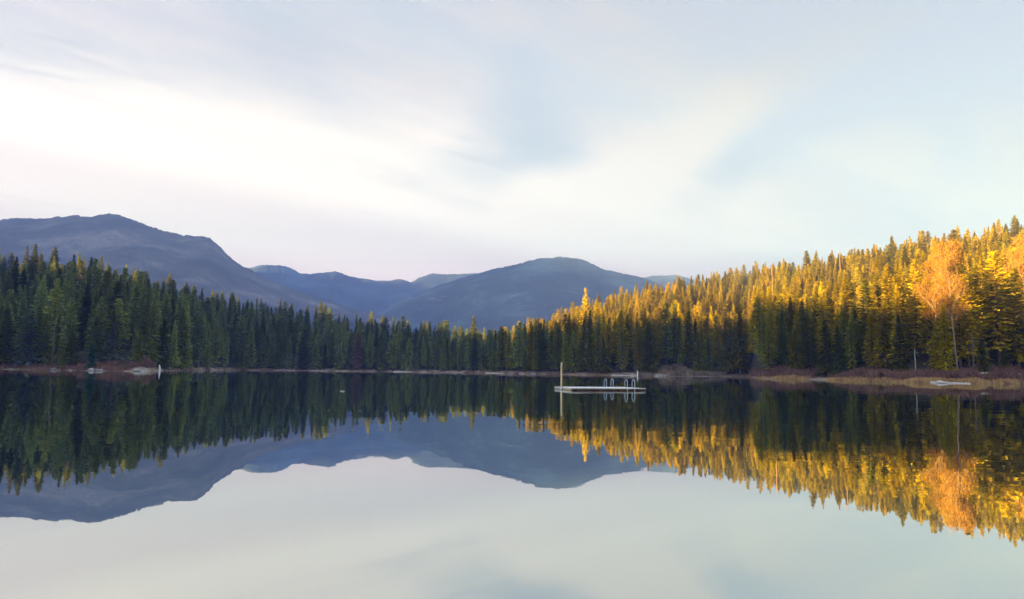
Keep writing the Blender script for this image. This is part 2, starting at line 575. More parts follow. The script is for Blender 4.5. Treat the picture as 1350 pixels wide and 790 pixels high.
def ground_z(x, y):
    x = np.asarray(x, float)
    y = np.asarray(y, float)
    px = px_of(x, y)
    d = inland(x, y)
    ys = shore_y(px)
    yr = np.interp(px, RID_X, RID_Y)
    sy = np.interp(px, SIL_X, SIL_Y)
    hor = 480.5 + 0.0115 * px
    top = 1.7 + (hor - sy) / F_PX * yr
    hr = np.maximum(top - np.interp(px, [500, 900, 1200], [TREE_TOP, 18.5, 18.0]), 1.5)
    t = np.clip((y - ys - 14) / np.maximum(yr - ys - 14, 1), 0, 1)
    hill = hr * (t ** 0.9)
    hill = np.where(y > yr, hr + (6 - hr) * sd(0, 420, y - yr), hill)
    hill = np.where(y > 20, hill, 0)
    # ridge out of frame on the west side, crest shaped to cast the shadow edge, and land behind
    hc = np.interp(y, CREST_Y, CREST_Z) - 27.0
    fade = sd(-520, -380, y) * (1 - sd(560, 700, y))
    rl = hc * np.exp(-((x - RIDGE_X) / 75.0) ** 2) * fade
    hill = np.maximum(hill, rl)
    bankz = np.where(d < 0, np.maximum(d * 0.14, -3.5) - 0.05, 0.12 + np.minimum(d * 0.10, 1.1))
    # small open knolls on the shore
    p1 = at(158, 243)
    bankz = bankz + np.where(d > -2, 1.3 * (1 + 0.8 * fbm(x / 6, y / 6, 3, 41)) * np.exp(-((x - p1.x) / 13) ** 2 - ((y - p1.y - 10) / 10) ** 2), 0)
    p2 = at(885, 330)
    bankz = bankz + np.where(d > -2, 2.6 * (1 + 0.9 * fbm(x / 5, y / 5, 3, 42)) * np.exp(-((x - p2.x) / 11) ** 2 - ((y - p2.y - 4) / 9) ** 2), 0)
    z = bankz + np.where(d > 0, hill * np.clip(d / 20, 0, 1), 0)
    z = z + np.where(d > 6, 0.8 * fbm(x / 25, y / 25, 3, 9), 0.0) + np.where(d > 0, 0.12 * fbm(x / 2.5, y / 2.5, 2, 3), 0)
    return z


# ground sheet: polar grid, fine near the lake and coarse out to the horizon
def build_ground():
    front = np.concatenate([np.linspace(-math.pi, -0.85, 90)[:-1], np.linspace(-0.85, 0.85, 620), np.linspace(0.85, math.pi, 90)[1:]])
    rad = np.concatenate([[0.0, 1, 2, 3, 5, 8, 14, 25, 45, 80], np.linspace(110, 620, 205), np.geomspace(650, 30000, 34)])
    A, Rr = np.meshgrid(front, rad)
    x, y = Rr * np.sin(A), Rr * np.cos(A)
    z = ground_z(x, y)
    z = np.where(Rr > 1500, 3.0, z)
    g = Geo()
    nr, na = A.shape
    idx = np.arange(nr * na).reshape(nr, na)
    q = np.stack([idx[:-1, :-1], idx[:-1, 1:], idx[1:, 1:], idx[1:, :-1]], -1).reshape(-1, 4)[:, ::-1]
    g.add(np.stack([x, y, z], -1).reshape(-1, 3), q)
    o = g.obj('ground', M_GROUND, smooth=True)
    tag(o, kind='structure')


build_ground()
g = Geo()
gx = np.linspace(-900, 400, 14)
g.add([(-900, -60, 0), (500, -60, 0), (500, 640, 0), (-900, 640, 0)], np.array([[0, 1, 2, 3]]))
tag(g.obj('water', M_WATER), kind='structure')


# ------------------------------------------------------------------ mountains
def mountain(name, prof, D, depth, material, seed, rough=1.0, foot=0.0, npx=520):
    xs = np.array([p[0] for p in prof], float)
    ys = np.array([p[1] for p in prof], float)
    cols = np.linspace(xs[0], xs[-1], npx)
    yy = np.interp(cols, xs, ys)
    kk = np.exp(-np.linspace(-2, 2, 9) ** 2)
    kk /= kk.sum()
    yy = np.convolve(np.pad(yy, 4, 'edge'), kk, 'valid')
    yy = yy + 2.2 * fbm(cols / 22.0, cols * 0 + seed, 4, seed + 50, 0.6)
    hor = 480.5 + 0.0115 * cols
    H = 1.7 + (hor - yy) / F_PX * D
    s = np.concatenate([np.linspace(-1, -0.08, 60), np.linspace(-0.07, 0.07, 9), np.linspace(0.1, 1.0, 12)])
    S, C = np.meshgrid(s, cols, indexing='ij')
    Hh = np.broadcast_to(H, S.shape)
    Yd = D + S * depth
    Xd = (C - 675) / F_PX * Yd
    a = np.abs(S)
    shape = 1 - a ** 1.15
    z = Hh * shape
    # gullies and spurs running down the slope, fine tree-top roughness
    spur = fbm(Xd / 370 + 7 * seed, Yd / 1400, 4, seed) * 0.34
    z = z * (1 + spur * (1 - shape) * 1.8 * np.clip(shape * 3, 0, 1))
    z = z + rough * 16 * fbm(Xd / 150, Yd / 150, 5, seed + 20) * np.clip(shape * 2, 0, 1) * np.clip((1 - shape) * 6, 0.35, 1)
    z = z + rough * 9 * (rng.random(S.shape) - 0.35) * (np.abs(S) < 0.02)
    z = z - 4 * (shape <= 0.001)
    g = Geo()
    nr, na = S.shape
    idx = np.arange(nr * na).reshape(nr, na)
    q = np.stack([idx[:-1, :-1], idx[:-1, 1:], idx[1:, 1:], idx[1:, :-1]], -1).reshape(-1, 4)
    g.add(np.stack([Xd, Yd, z], -1).reshape(-1, 3), q)
    return tag(g.obj(name, material, smooth=True), kind='structure')


MA = mountain_mat('mountain_forest_near', (0.14, 0.115, 0.08), (0.50, 0.44, 0.36), 0.7, (560, 690, 900, 1000), 1)  # warm pale crest patches: rock and snow, with evening glow painted in
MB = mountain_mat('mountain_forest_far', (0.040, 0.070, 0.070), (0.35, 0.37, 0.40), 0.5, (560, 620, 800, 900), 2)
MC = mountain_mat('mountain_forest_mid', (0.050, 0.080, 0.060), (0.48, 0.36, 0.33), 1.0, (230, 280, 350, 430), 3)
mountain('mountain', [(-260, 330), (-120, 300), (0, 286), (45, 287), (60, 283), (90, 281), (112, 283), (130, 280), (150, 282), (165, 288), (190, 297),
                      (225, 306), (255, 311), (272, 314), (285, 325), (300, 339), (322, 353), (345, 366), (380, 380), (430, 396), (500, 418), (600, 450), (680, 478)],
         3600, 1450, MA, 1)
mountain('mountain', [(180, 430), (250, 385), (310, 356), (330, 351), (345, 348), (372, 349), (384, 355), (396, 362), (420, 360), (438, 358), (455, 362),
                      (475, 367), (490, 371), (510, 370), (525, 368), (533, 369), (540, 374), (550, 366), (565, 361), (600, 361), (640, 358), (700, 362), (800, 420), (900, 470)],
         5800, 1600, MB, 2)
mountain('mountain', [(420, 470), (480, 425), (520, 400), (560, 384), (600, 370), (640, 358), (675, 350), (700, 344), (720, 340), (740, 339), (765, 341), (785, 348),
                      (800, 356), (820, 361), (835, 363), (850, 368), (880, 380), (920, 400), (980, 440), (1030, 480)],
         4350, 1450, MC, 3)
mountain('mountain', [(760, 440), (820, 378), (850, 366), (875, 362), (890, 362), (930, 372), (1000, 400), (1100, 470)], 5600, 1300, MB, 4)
# unseen high range, added west of the frame to shade the valley and its air
def shade_range():
    yy_ = np.linspace(-450, 5400, 170)
    u = np.linspace(-1, 1, 60)
    U_, Y_ = np.meshgrid(u, yy_, indexing='ij')
    crest = (960 + 190 * np.exp(-((Y_ - 3150) / 650) ** 2)) * sd(-450, 150, Y_) * (1 + 0.12 * sd(3600, 4600, Y_)) * (1 + 0.10 * fbm(Y_ / 500, Y_ * 0, 4, 31))
    X_ = -2950 - 0.60 * (Y_ - 3000) * (Y_ > 3000) + U_ * (900 - 500 * sd(2600, 4400, Y_))
    z = crest * (1 - np.abs(U_) ** 1.2) + 30 * fbm(X_ / 200, Y_ / 200, 4, 8) * (1 - np.abs(U_))
    g = Geo()
    nr, na = X_.shape
    idx = np.arange(nr * na).reshape(nr, na)
    q = np.stack([idx[:-1, :-1], idx[:-1, 1:], idx[1:, 1:], idx[1:, :-1]], -1).reshape(-1, 4)[:, ::-1]
    g.add(np.stack([X_, Y_, z], -1).reshape(-1, 3), q)
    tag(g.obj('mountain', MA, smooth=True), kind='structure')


shade_range()

# haze box
m, t = mat('haze')
HAZE_D = 0.000220
pv = t.n('ShaderNodeVolumePrincipled', ins={'Color': (0.28, 0.50, 1.0, 1), 'Density': HAZE_D, 'Anisotropy': 0.0})
out(t, None, pv.outputs[0])
g = Geo()
box(g, (-4850, -900, -6), (4500, 7500, 1260))
hz = g.obj('haze', m)
tag(hz, kind='stuff')


# ------------------------------------------------------------------ trees
def conifer_geo(seed, H, Rr, zb=0.08, power=0.85, spacing=0.62, gaps=0.0, droop=0.35, belly=0.15, leaf=1.0, topless=False, lean=0.0, dens=1.0):
    r = np.random.default_rng(seed)
    crown, trunk = Geo(), Geo()
    bend = lean * H
    def ax(z):
        t = z / H
        return np.array([bend * t * t + 0.12 * math.sin(seed + 5 * t), 0.12 * math.sin(seed * 2 + 4 * t), z])
    zs = np.linspace(-0.6, H * (0.93 if topless else 0.985), 9)
    r0 = 0.011 * H + 0.06
    tube(trunk, [ax(z) for z in zs], [max(r0 * (1 - max(z, 0) / H) ** 0.8, 0.03) for z in zs], 7)
    V = []
    z = H * zb
    lob = r.uniform(0, 6.28, 3)
    while z < H * 0.985:
        t = (z - H * zb) / (H * (1 - zb))
        L0 = Rr * (1 - t) ** power * min(1.0, 0.6 + 0.4 * t / max(belly, 1e-3)) + 0.10
        nb = int(round(r.uniform(6, 9.4) * dens))
        ph = r.uniform(0, 6.28)
        ring = r.uniform(0.72, 1.12)
        for k in range(nb):
            if r.random() < gaps: continue
            az = ph + k * 6.283 / nb + r.uniform(-0.3, 0.3)
            side = 1 + 0.16 * math.sin(2 * az + lob[0] + 5 * t) + 0.10 * math.sin(3 * az + lob[1] - 9 * t)
            L = L0 * ring * side * r.uniform(0.62, 1.12)
            el = (-0.25 - droop * 0.5) * (1 - t) ** 1.0 + 0.30 * t ** 2 + r.uniform(-0.14, 0.14)
            ca, sa = math.cos(az), math.sin(az)
            m = int(3 + L * 3.8)
            for j in range(m):
                s = (j + r.uniform(0.2, 1.0)) / m
                if s < 0.18 and L > 1.2: continue
                rad = L * s
                zz = z + rad * math.tan(el) - droop * 0.10 * rad * s + r.normal(0, 0.06)
                b = ax(z) + np.array([ca * rad, sa * rad, zz - z])
                sgn = 1 if r.random() < 0.5 else -1
                a2 = az + sgn * r.uniform(0.1, 1.0) * (1.1 - 0.6 * s)
                ln = leaf * (0.50 + 0.50 * (1 - s) + 0.14 * L) * r.uniform(0.6, 1.15) * (0.55 + 0.45 * min(1, L))
                wd = ln * r.uniform(0.38, 0.62)
                dp = r.uniform(-0.75, 0.0) * (1 - 0.75 * t) + 0.5 * t
                d = np.array([math.cos(a2) * math.cos(dp), math.sin(a2) * math.cos(dp), math.sin(dp)])
                sd_ = np.array([-math.sin(a2), math.cos(a2), r.uniform(-0.6, 0.6)])
                b0 = b - d * ln * 0.25
                V.append((b0 - sd_ * wd * 0.35, b0 + sd_ * wd * 0.30, b + d * ln * 0.45 + sd_ * wd * 0.5, b + d * ln * 0.85, b + d * ln * 0.40 - sd_ * wd * 0.5))
        z += spacing * r.uniform(0.75, 1.25) * (0.6 + 0.4 * (1 - t))
    if not topless:
        tip = ax(H)
        for k in range(5):
            a = k * 1.26
            b = ax(H * 0.955)
            o = np.array([math.cos(a), math.sin(a), 0]) * 0.16
            V.append((b + o, b - o * 0.2, tip + o * 0.1, tip + np.array([0, 0, 0.15]), b + o * 0.6 + np.array([0, 0, 0.2])))
    V = np.array(V).reshape(-1, 3)
    crown.add(V, np.arange(len(V)).reshape(-1, 5))
    return trunk, crown


SPECS = {  # real kinds of conifer shapes: height, radius, ...
    'spire': dict(H=26, Rr=3.1, power=0.75, droop=0.5, zb=0.10, belly=0.25),
    'spire2': dict(H=27, Rr=3.5, power=0.85, droop=0.3, zb=0.14, belly=0.3, gaps=0.08),
    'spruce': dict(H=25, Rr=4.5, power=0.9, droop=0.25, zb=0.05, belly=0.1),
    'spruce2': dict(H=26, Rr=4.1, power=0.95, droop=0.3, zb=0.08, belly=0.15, gaps=0.05),
    'fir': dict(H=27, Rr=4.0, power=0.6, droop=0.15, zb=0.12, belly=0.35, gaps=0.12, spacing=0.8, leaf=1.15),
    'fir2': dict(H=28, Rr=4.3, power=0.55, droop=0.1, zb=0.16, belly=0.4, gaps=0.16, spacing=0.9, leaf=1.25, lean=0.012),
    'hemlock': dict(H=26, Rr=3.8, power=0.75, droop=0.7, zb=0.12, belly=0.3, gaps=0.10, lean=0.02),
    'young': dict(H=14, Rr=2.9, power=0.9, droop=0.1, zb=0.02, belly=0.06, spacing=0.42, leaf=0.75),
    'cedar': dict(H=17, Rr=3.4, power=0.62, droop=0.35, zb=0.02, belly=0.16, spacing=0.5, leaf=0.9),
    'open': dict(H=20, Rr=4.3, power=0.9, droop=0.1, zb=0.05, belly=0.1, gaps=0.22, spacing=0.95, leaf=1.1),
}
GEO = {}
for i, (k, sp) in enumerate(SPECS.items()):
    GEO[k] = conifer_geo(40 + i, **sp)
_cache = {}


def tree_mesh(kind, leafmat):
    key = (kind, leafmat.name)
    if key not in _cache:
        tr, cr = GEO[kind]
        _cache[key] = (tr.mesh('trunk', M_BARK, True), cr.mesh('crown', leafmat))
    return _cache[key]


def place_tree(name, kind, leafmat, loc, H, width, rz, label, group, cat='tree', tilt=(0, 0)):
    tm, cm = tree_mesh(kind, leafmat)
    e = bpy.data.objects.new(name, None)
    e.empty_display_size = 0.5
    COL.objects.link(e)
    s = H / SPECS[kind]['H']
    e.location = loc
    e.rotation_euler = (tilt[0], tilt[1], rz)
    e.scale = (s * width, s * width, s)
    tag(e, label, cat, group)
    for nm, me in (('trunk', tm), ('crown', cm)):
        o = bpy.data.objects.new(nm, me)
        COL.objects.link(o)
        o.parent = e
    return e


# --- named trees of the photograph: px, depth, top row, kind, width factor, foliage, look
def Z(x, y):
    return float(ground_z(np.array([x]), np.array([y]))[0])


HERO = [  # px, inland metres, top y, kind, width, material, name, label
    (38, 5, 408, 'open', 1.15, M_PALE, 'spruce_tree', 'pale green open-branched spruce at the water on the shaded shore, before the dark wood'),
    (4, 5, 404, 'cedar', 1.1, M_YGREEN, 'cedar_tree', 'olive green cedar cut by the frame edge on the shaded shore'),
    (93, 6, 425, 'spruce', 1.25, M_COOL, 'spruce_tree', 'broad dark spruce between the pale open spruce and the small teal fir'),
    (120, 3, 451, 'young', 1.0, M_TEAL, 'fir_tree', 'small teal green fir at the water beside the bare brown knoll'),
    (148, 13, 423, 'open', 1.0, M_PALE, 'spruce_tree', 'blue-grey spruce standing alone behind the bare brown knoll'),
    (183, 12, 437, 'young', 0.8, M_YGREEN, 'fir_tree', 'thin yellow-green young fir beside the blue-grey spruce'),
    (213, 14, 420, 'young', 1.25, M_YGREEN, 'fir_tree', 'wide olive green fir directly behind the white post'),
    (238, 12, 404, 'cedar', 0.9, M_YGREEN, 'cedar_tree', 'tall grey-green cedar just past the white post'),
    (318, 4, 459, 'young', 1.0, M_YGREEN, 'fir_tree', 'small light olive fir alone at the water before the dark wood'),
    (399, 5, 433, 'cedar', 1.15, M_YGREEN, 'cedar_tree', 'round-topped olive cedar on the far shore before the dark wood'),
    (470, 4, 436, 'hemlock', 1.0, M_DEAD, 'dead_tree', 'rust-brown dead conifer on the far shore'),
    (502, 3, 448, 'young', 1.0, M_YGREEN, 'fir_tree', 'small olive fir next to the rust-brown dead conifer'),
    (976, 3, 402, 'spire2', 1.35, M_OLIVE, 'fir_tree', 'dark drooping fir leaning over the water at the point between two banks'),
    (1050, 12, 432, 'cedar', 1.0, M_OLIVE, 'cedar_tree', 'shaded olive cedar at the start of the brushy bank beyond the point'),
    (1090, 11, 421, 'young', 1.1, M_YGREEN, 'fir_tree', 'first of a close pair of young olive firs behind the brush'),
    (1106, 12, 429, 'young', 0.9, M_YGREEN, 'fir_tree', 'second and shorter of a close pair of young olive firs behind the brush'),
    (1187, 11, 414, 'young', 1.0, M_YGREEN, 'fir_tree', 'lone young fir with a sunlit orange tip behind the purple brush'),
    (1240, 13, 418, 'cedar', 0.8, M_OLIVE, 'cedar_tree', 'olive cedar just in front of the bare cottonwood trunk, lower half shaded'),
    (1297, 8, 445, 'cedar', 0.8, M_YGREEN, 'cedar_tree', 'bushy olive cedar low on the bank past the bare cottonwood trunk'),
    (1325, 8, 458, 'young', 1.0, M_YGREEN, 'fir_tree', 'small olive fir low on the bank below the largest spruce'),
    (1318, 22, 330, 'fir2', 1.05, M_OLIVE, 'spruce_tree', 'largest spruce on the sunny bank, half gold and half dark'),
    (1345, 18, 352, 'fir', 1.0, M_OLIVE, 'spruce_tree', 'golden spruce cut by the frame edge beside the largest spruce'),
    (1285, 24, 362, 'spruce', 0.9, M_OLIVE, 'spruce_tree', 'golden spruce between the cottonwood and the largest spruce'),
    (1228, 26, 352, 'spire2', 1.1, M_OLIVE, 'spruce_tree', 'golden slim spruce beside the bushier cottonwood crown'),
    (1248, 9, 398, 'spruce', 0.8, M_OLIVE, 'spruce_tree', 'slim golden spruce standing before the trunk foot of the shorter cottonwood'),
    (772, 60, 379, 'fir', 0.75, M_OLIVE, 'fir_tree', 'tallest orange-lit fir on the ridge end against the blue mountain'),
    (35, 110, 321, 'fir', 0.9, M_COOL, 'fir_tree', 'tallest fir above the shaded wood, its tip lit orange'),
    (112, 120, 342, 'fir', 0.9, M_COOL, 'fir_tree', 'bushy-headed tall fir on the shaded skyline after the tallest one'),
    (158, 110, 352, 'fir2', 1.0, M_COOL, 'fir_tree', 'first of two broad-headed firs on the shaded skyline'),
    (178, 110, 357, 'fir2', 0.9, M_COOL, 'fir_tree', 'second of two broad-headed firs on the shaded skyline'),
    (414, 60, 401, 'spruce', 0.9, M_COOL, 'spruce_tree', 'pointed dark spruce rising from the far treeline before the valley'),
    (517, 50, 415, 'spruce', 0.9, M_COOL, 'spruce_tree', 'pointed dark spruce above the far treeline near the rust-brown dead conifer'),
]
hero_pos = []
for (px, dn, ty, kind, wf, lm, nm, lab) in HERO:
    y = float(shore_y(px)) + dn
    p = at(px, y)
    zg = Z(p.x, p.y)
    H = zof(px, ty, y) - zg
    hero_pos.append((p.x, p.y, px, ty, H))
    place_tree(nm, kind, lm, (p.x, p.y, zg - 0.1), H, wf * (26 / max(H, 10)) ** 0.35, random.Random(px).uniform(0, 6.28), lab, 'named trees along the lake')

# --- the wood: sample the slopes, then split what shows largest from the mass
cand = []   # x, y, z, H, kind, width, px, front
KL = ['spire', 'spire2', 'spruce', 'spruce2', 'fir', 'fir2', 'hemlock']
r = np.random.default_rng(5)


def gap_at(px):          # how far inland the wood starts
    return float(np.interp(px, [0, 110, 130, 185, 205, 300, 640, 850, 868, 905, 925, 985, 1002, 1100, 1250, 1350, 1500], [7, 8, 17, 17, 10, 6, 6, 6, 15, 14, 6, 5, 12, 14, 16, 15, 15]))


def front_h(px):
    return float(np.interp(px, [-300, 0, 200, 300, 400, 600, 680, 740, 800, 990, 1010, 1100, 1200, 1300, 1400], [24, 22, 21, 24, 22, 19, 23, 27, 27.5, 27, 24, 21, 21, 23, 24]))


pxv = -330.0
while pxv < 1700:
    ys = float(shore_y(pxv))
    pxv += 6.6 * 975 / ys * r.uniform(0.55, 1.45)
    y = float(shore_y(pxv)) + gap_at(pxv) + r.uniform(0, 5)
    p = at(pxv, y)
    if abs(shore_y(pxv + 12) - shore_y(pxv - 12)) > 60: continue
    cand.append((p.x, p.y, front_h(pxv) * r.uniform(0.55, 1.12), r.choice(KL + ['cedar', 'young']), r.uniform(0.95, 1.4), 1))
# body of the wood
for side, sp in ((-1, 7.9), (1, 6.5)):
    for yv in np.arange(120, 640, sp):
        for xv in np.arange(-0.42 * 1.35 * yv - 60, 0.42 * 1.35 * yv + 60, sp):
            x = xv + r.uniform(-0.5, 0.5) * sp * 0.95
            y = yv + r.uniform(-0.5, 0.5) * sp * 0.95
            px = 675 + F_PX * x / y
            if px < -330 or px > 1750 or (px > 640) != (side > 0): continue
            ys = float(shore_y(px))
            if y < ys + gap_at(px) + 4.0: continue
            if y > float(np.interp(px, RID_X, RID_Y)) + 24: continue
            back = (y - ys) > 40
            if side < 0:
                h = float(np.clip(r.normal(21.5, 3.6), 11, 31))
                if px > 20 and r.random() < 0.04: h += 6
                wf = r.uniform(0.95, 1.35)
            else:
                h = float(np.clip(r.normal(18 if back else 22.5, 3.0), 10, 28))
                wf = r.uniform(0.90, 1.30)
            if y - ys < 22: h = min(h, front_h(px) * 1.05)
            cand.append((x, y, h, r.choice(KL), wf, 0))
cx = np.array([c[0] for c in cand])
cy = np.array([c[1] for c in cand])
cz = ground_z(cx, cy)
keep = np.ones(len(cand), bool)
for (hx, hy, *_r) in hero_pos:
    keep &= np.hypot(cx - hx, (cy - hy)) > 2.6
# keep the named front trees free of anything standing right before them
for (hx, hy, hpx, hty, hH) in hero_pos:
    keep &= ~((np.abs(675 + F_PX * cx / cy - hpx) < 1.2 * F_PX / hy) & (cy < hy) & (cy > hy - 14))
# an opening on the sunny slope that shows its dark inside
for i in range(len(cand)):
    px = 675 + F_PX * cx[i] / cy[i]
    if 1196 < px < 1211 and cy[i] < 190: keep[i] = False
idx = np.argsort(cy)
sky_y = np.full(1800, 520.0)
score = np.zeros(len(cand))
for i in idx:
    if not keep[i]: continue
    px = 675 + F_PX * cx[i] / cy[i]
    hor = 480.5 + 0.0115 * px
    yb = hor - (cz[i] - 1.7) / cy[i] * F_PX
    yt = hor - (cz[i] + cand[i][2] - 1.7) / cy[i] * F_PX
    hw = 3.0 * cand[i][4] * F_PX / cy[i]
    a, b = int(max(px - hw, 0)), int(min(px + hw + 1, 1349))
    if b <= a or px < -5 or px > 1355: continue
    cols = np.arange(a, b)
    tops = yt + (yb - yt) * np.abs(cols - px) / hw * 0.9
    vis = np.clip(sky_y[cols] - tops, 0, None)
    score[i] = vis.sum()
    sky_y[cols] = np.minimum(sky_y[cols], tops)
order = np.argsort(-score)
N_IND = 265
chosen = [i for i in order[:N_IND] if keep[i] and score[i] > 0]
chosen_set = set(chosen)

# labels: every single tree is named from landmarks along the shore
LAND = [(-60, 'frame edge'), (40, 'pale open spruce'), (150, 'blue-grey spruce'), (210, 'white post'), (318, 'small olive fir'), (399, 'round cedar'),
        (470, 'rusty dead tree'), (590, 'valley mouth'), (664, 'cove'), (740, 'raft pole'), (832, 'white stake'), (885, 'bare knoll'), (976, 'leaning fir'), (1098, 'young fir pair'),
        (1187, 'lone young fir'), (1260, 'cottonwood trunk'), (1420, 'frame edge')]
ORD = ['first', 'second', 'third', 'fourth', 'fifth', 'sixth', 'seventh', 'eighth', 'ninth', 'tenth', 'eleventh', 'twelfth', 'thirteenth', 'fourteenth', 'fifteenth', 'sixteenth', 'seventeenth', 'eighteenth', 'nineteenth', 'twentieth']
ORD += ['twenty-' + o for o in ORD[:9]] + ['thirtieth'] + ['thirty-' + o for o in ORD[:9]]
LOOK = {'spire': 'slim', 'spire2': 'slender', 'spruce': 'broad', 'spruce2': 'cone-shaped', 'fir': 'open-topped', 'fir2': 'ragged', 'hemlock': 'drooping', 'cedar': 'bushy', 'young': 'dense'}


def shade_z(x, y):
    return float(np.interp(y - (x - RIDGE_X) * TAN_AZ, CREST_Y, CREST_Z)) - (x - RIDGE_X) * TAN_EL


# rows by depth behind the waterline, then counted from landmark to landmark
rows = {}
for i in chosen:
    px = 675 + F_PX * cx[i] / cy[i]
    dn = cy[i] - float(shore_y(px))
    row = 0 if cand[i][5] else (1 if dn < 30 else 2 if dn < 70 else 3)
    seg = 0
    for s_ in range(len(LAND) - 1):
        if LAND[s_][0] <= px < LAND[s_ + 1][0]: seg = s_
    rows.setdefault((row, seg), []).append((px, i))
ROWN = ['front-row', 'second-row', 'mid-wood', 'ridge-top']
label_of, group_of = {}, {}
for (row, seg), lst in rows.items():
    lst.sort()
    for n_, (px, i) in enumerate(lst):
        x, y, H, kind, wf, fr_ = cand[i]
        top = cz[i] + H
        sz = shade_z(x, y)
        lit = 'shaded' if top < sz + 1 else ('gold-tipped' if top < sz + 9 else 'golden')
        A, B = LAND[seg][1], LAND[seg + 1][1]
        if seg == 0:
            label_of[i] = f'{lit} {LOOK[kind]} conifer, {ORD[n_]} {ROWN[row]} tree from frame edge towards {B}'
        else:
            label_of[i] = f'{lit} {LOOK[kind]} conifer, {ORD[n_]} {ROWN[row]} tree from {A} towards {B}'
        group_of[i] = 'conifers of the wood round the lake'
for i in chosen:
    x, y, H, kind, wf, fr_ = cand[i]
    px = 675 + F_PX * x / y
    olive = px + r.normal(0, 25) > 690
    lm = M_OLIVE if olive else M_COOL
    if olive and px < 1150 and y - float(shore_y(px)) < gap_at(px) + 12: lm = M_SHADED
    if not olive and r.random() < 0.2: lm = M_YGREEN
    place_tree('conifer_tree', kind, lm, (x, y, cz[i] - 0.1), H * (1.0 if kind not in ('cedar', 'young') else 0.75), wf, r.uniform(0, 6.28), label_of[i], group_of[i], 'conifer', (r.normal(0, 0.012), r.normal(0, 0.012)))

# the rest of the wood, and the wood on the ridge out of frame, as one mass of instances
mx_, my_, mz_, mh_, mk_, mw_ = [], [], [], [], [], []
for i in range(len(cand)):
    if keep[i] and i not in chosen_set:
        x, y, H, kind, wf, fr_ = cand[i]
        px = 675 + F_PX * x / y
        olive = px + r.normal(0, 25) > 690
        k = KL.index(kind) if kind in KL else 2
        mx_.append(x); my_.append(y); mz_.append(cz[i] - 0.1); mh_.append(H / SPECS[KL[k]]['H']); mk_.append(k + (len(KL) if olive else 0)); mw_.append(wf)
# ridge rows (their tops draw the shadow edge on the far slope)
rx, ry = [], []
for yv in np.arange(-400, 620, 4.5):
    for xv in (-454, -447, -441, -434, -427):
        rx.append(xv + r.uniform(-3, 3)); ry.append(yv + r.uniform(-3, 3))
rx, ry = np.array(rx), np.array(ry)
rz_ = ground_z(rx, ry)
for a, b, c in zip(rx, ry, rz_):
    k = int(r.integers(0, len(KL)))
    mx_.append(a); my_.append(b); mz_.append(c); mh_.append(r.uniform(24, 28) / SPECS[KL[k]]['H']); mk_.append(k); mw_.append(1.5)
n = len(mx_)
me = bpy.data.meshes.new('forest')
me.vertices.add(n)
me.vertices.foreach_set('co', np.stack([mx_, my_, mz_], -1).astype(np.float32).ravel())
ai = me.attributes.new('tree_kind', 'INT', 'POINT')
ai.data.foreach_set('value', np.array(mk_, np.int32))
a_s = me.attributes.new('tree_scale', 'FLOAT_VECTOR', 'POINT')
sc3 = np.stack([np.array(mh_) * np.array(mw_), np.array(mh_) * np.array(mw_), np.array(mh_)], -1)
a_s.data.foreach_set('vector', sc3.astype(np.float32).ravel())
a_r = me.attributes.new('tree_rot', 'FLOAT_VECTOR', 'POINT')
a_r.data.foreach_set('vector', np.stack([r.normal(0, 0.012, n), r.normal(0, 0.012, n), r.uniform(0, 6.28, n)], -1).astype(np.float32).ravel())
fo = bpy.data.objects.new('forest', me)
COL.objects.link(fo)
tag(fo, 'mass of conifers covering the slopes behind the shoreline trees', kind='stuff')
protos = bpy.data.collections.new('forest_kinds')
pn = 0
for lm in (M_COOL, M_OLIVE):
    for k in KL:
        tr, cr = GEO[k]
        gg = Geo()
        for v in tr.v: pass
        base = 0
        gg.v = tr.v + cr.v
        nt = sum(len(v) for v in tr.v)
        gg.f = [(f, 0) for f, m_ in tr.f] + [(f + nt, 1) for f, m_ in cr.f]
        ob = bpy.data.objects.new('kind_%02d' % pn, gg.mesh('forest_tree', [M_BARK, lm]))
        protos.objects.link(ob)
        pn += 1
ng = bpy.data.node_groups.new('forest_nodes', 'GeometryNodeTree')
ng.interface.new_socket('Geometry', in_out='INPUT', socket_type='NodeSocketGeometry')
ng.interface.new_socket('Geometry', in_out='OUTPUT', socket_type='NodeSocketGeometry')
gi = ng.nodes.new('NodeGroupInput')
go = ng.nodes.new('NodeGroupOutput')
iop = ng.nodes.new('GeometryNodeInstanceOnPoints')
ci = ng.nodes.new('GeometryNodeCollectionInfo')
ci.inputs['Collection'].default_value = protos
ci.inputs['Separate Children'].default_value = True
ci.inputs['Reset Children'].default_value = True


def attr(nm, typ):
    a = ng.nodes.new('GeometryNodeInputNamedAttribute')
    a.data_type = typ
    a.inputs[0].default_value = nm
    return [o for o in a.outputs if o.enabled and o.name == 'Attribute'][0]


L = ng.links.new
L(gi.outputs[0], iop.inputs['Points'])
L(ci.outputs[0], iop.inputs['Instance'])
iop.inputs['Pick Instance'].default_value = True
L(attr('tree_kind', 'INT'), iop.inputs['Instance Index'])
L(attr('tree_rot', 'FLOAT_VECTOR'), iop.inputs['Rotation'])
L(attr('tree_scale', 'FLOAT_VECTOR'), iop.inputs['Scale'])
L(iop.outputs[0], go.inputs[0])
mod = fo.modifiers.new('forest_nodes', 'NODES')
mod.node_group = ng
print('TREES individual', len(chosen) + len(HERO), 'mass', n)


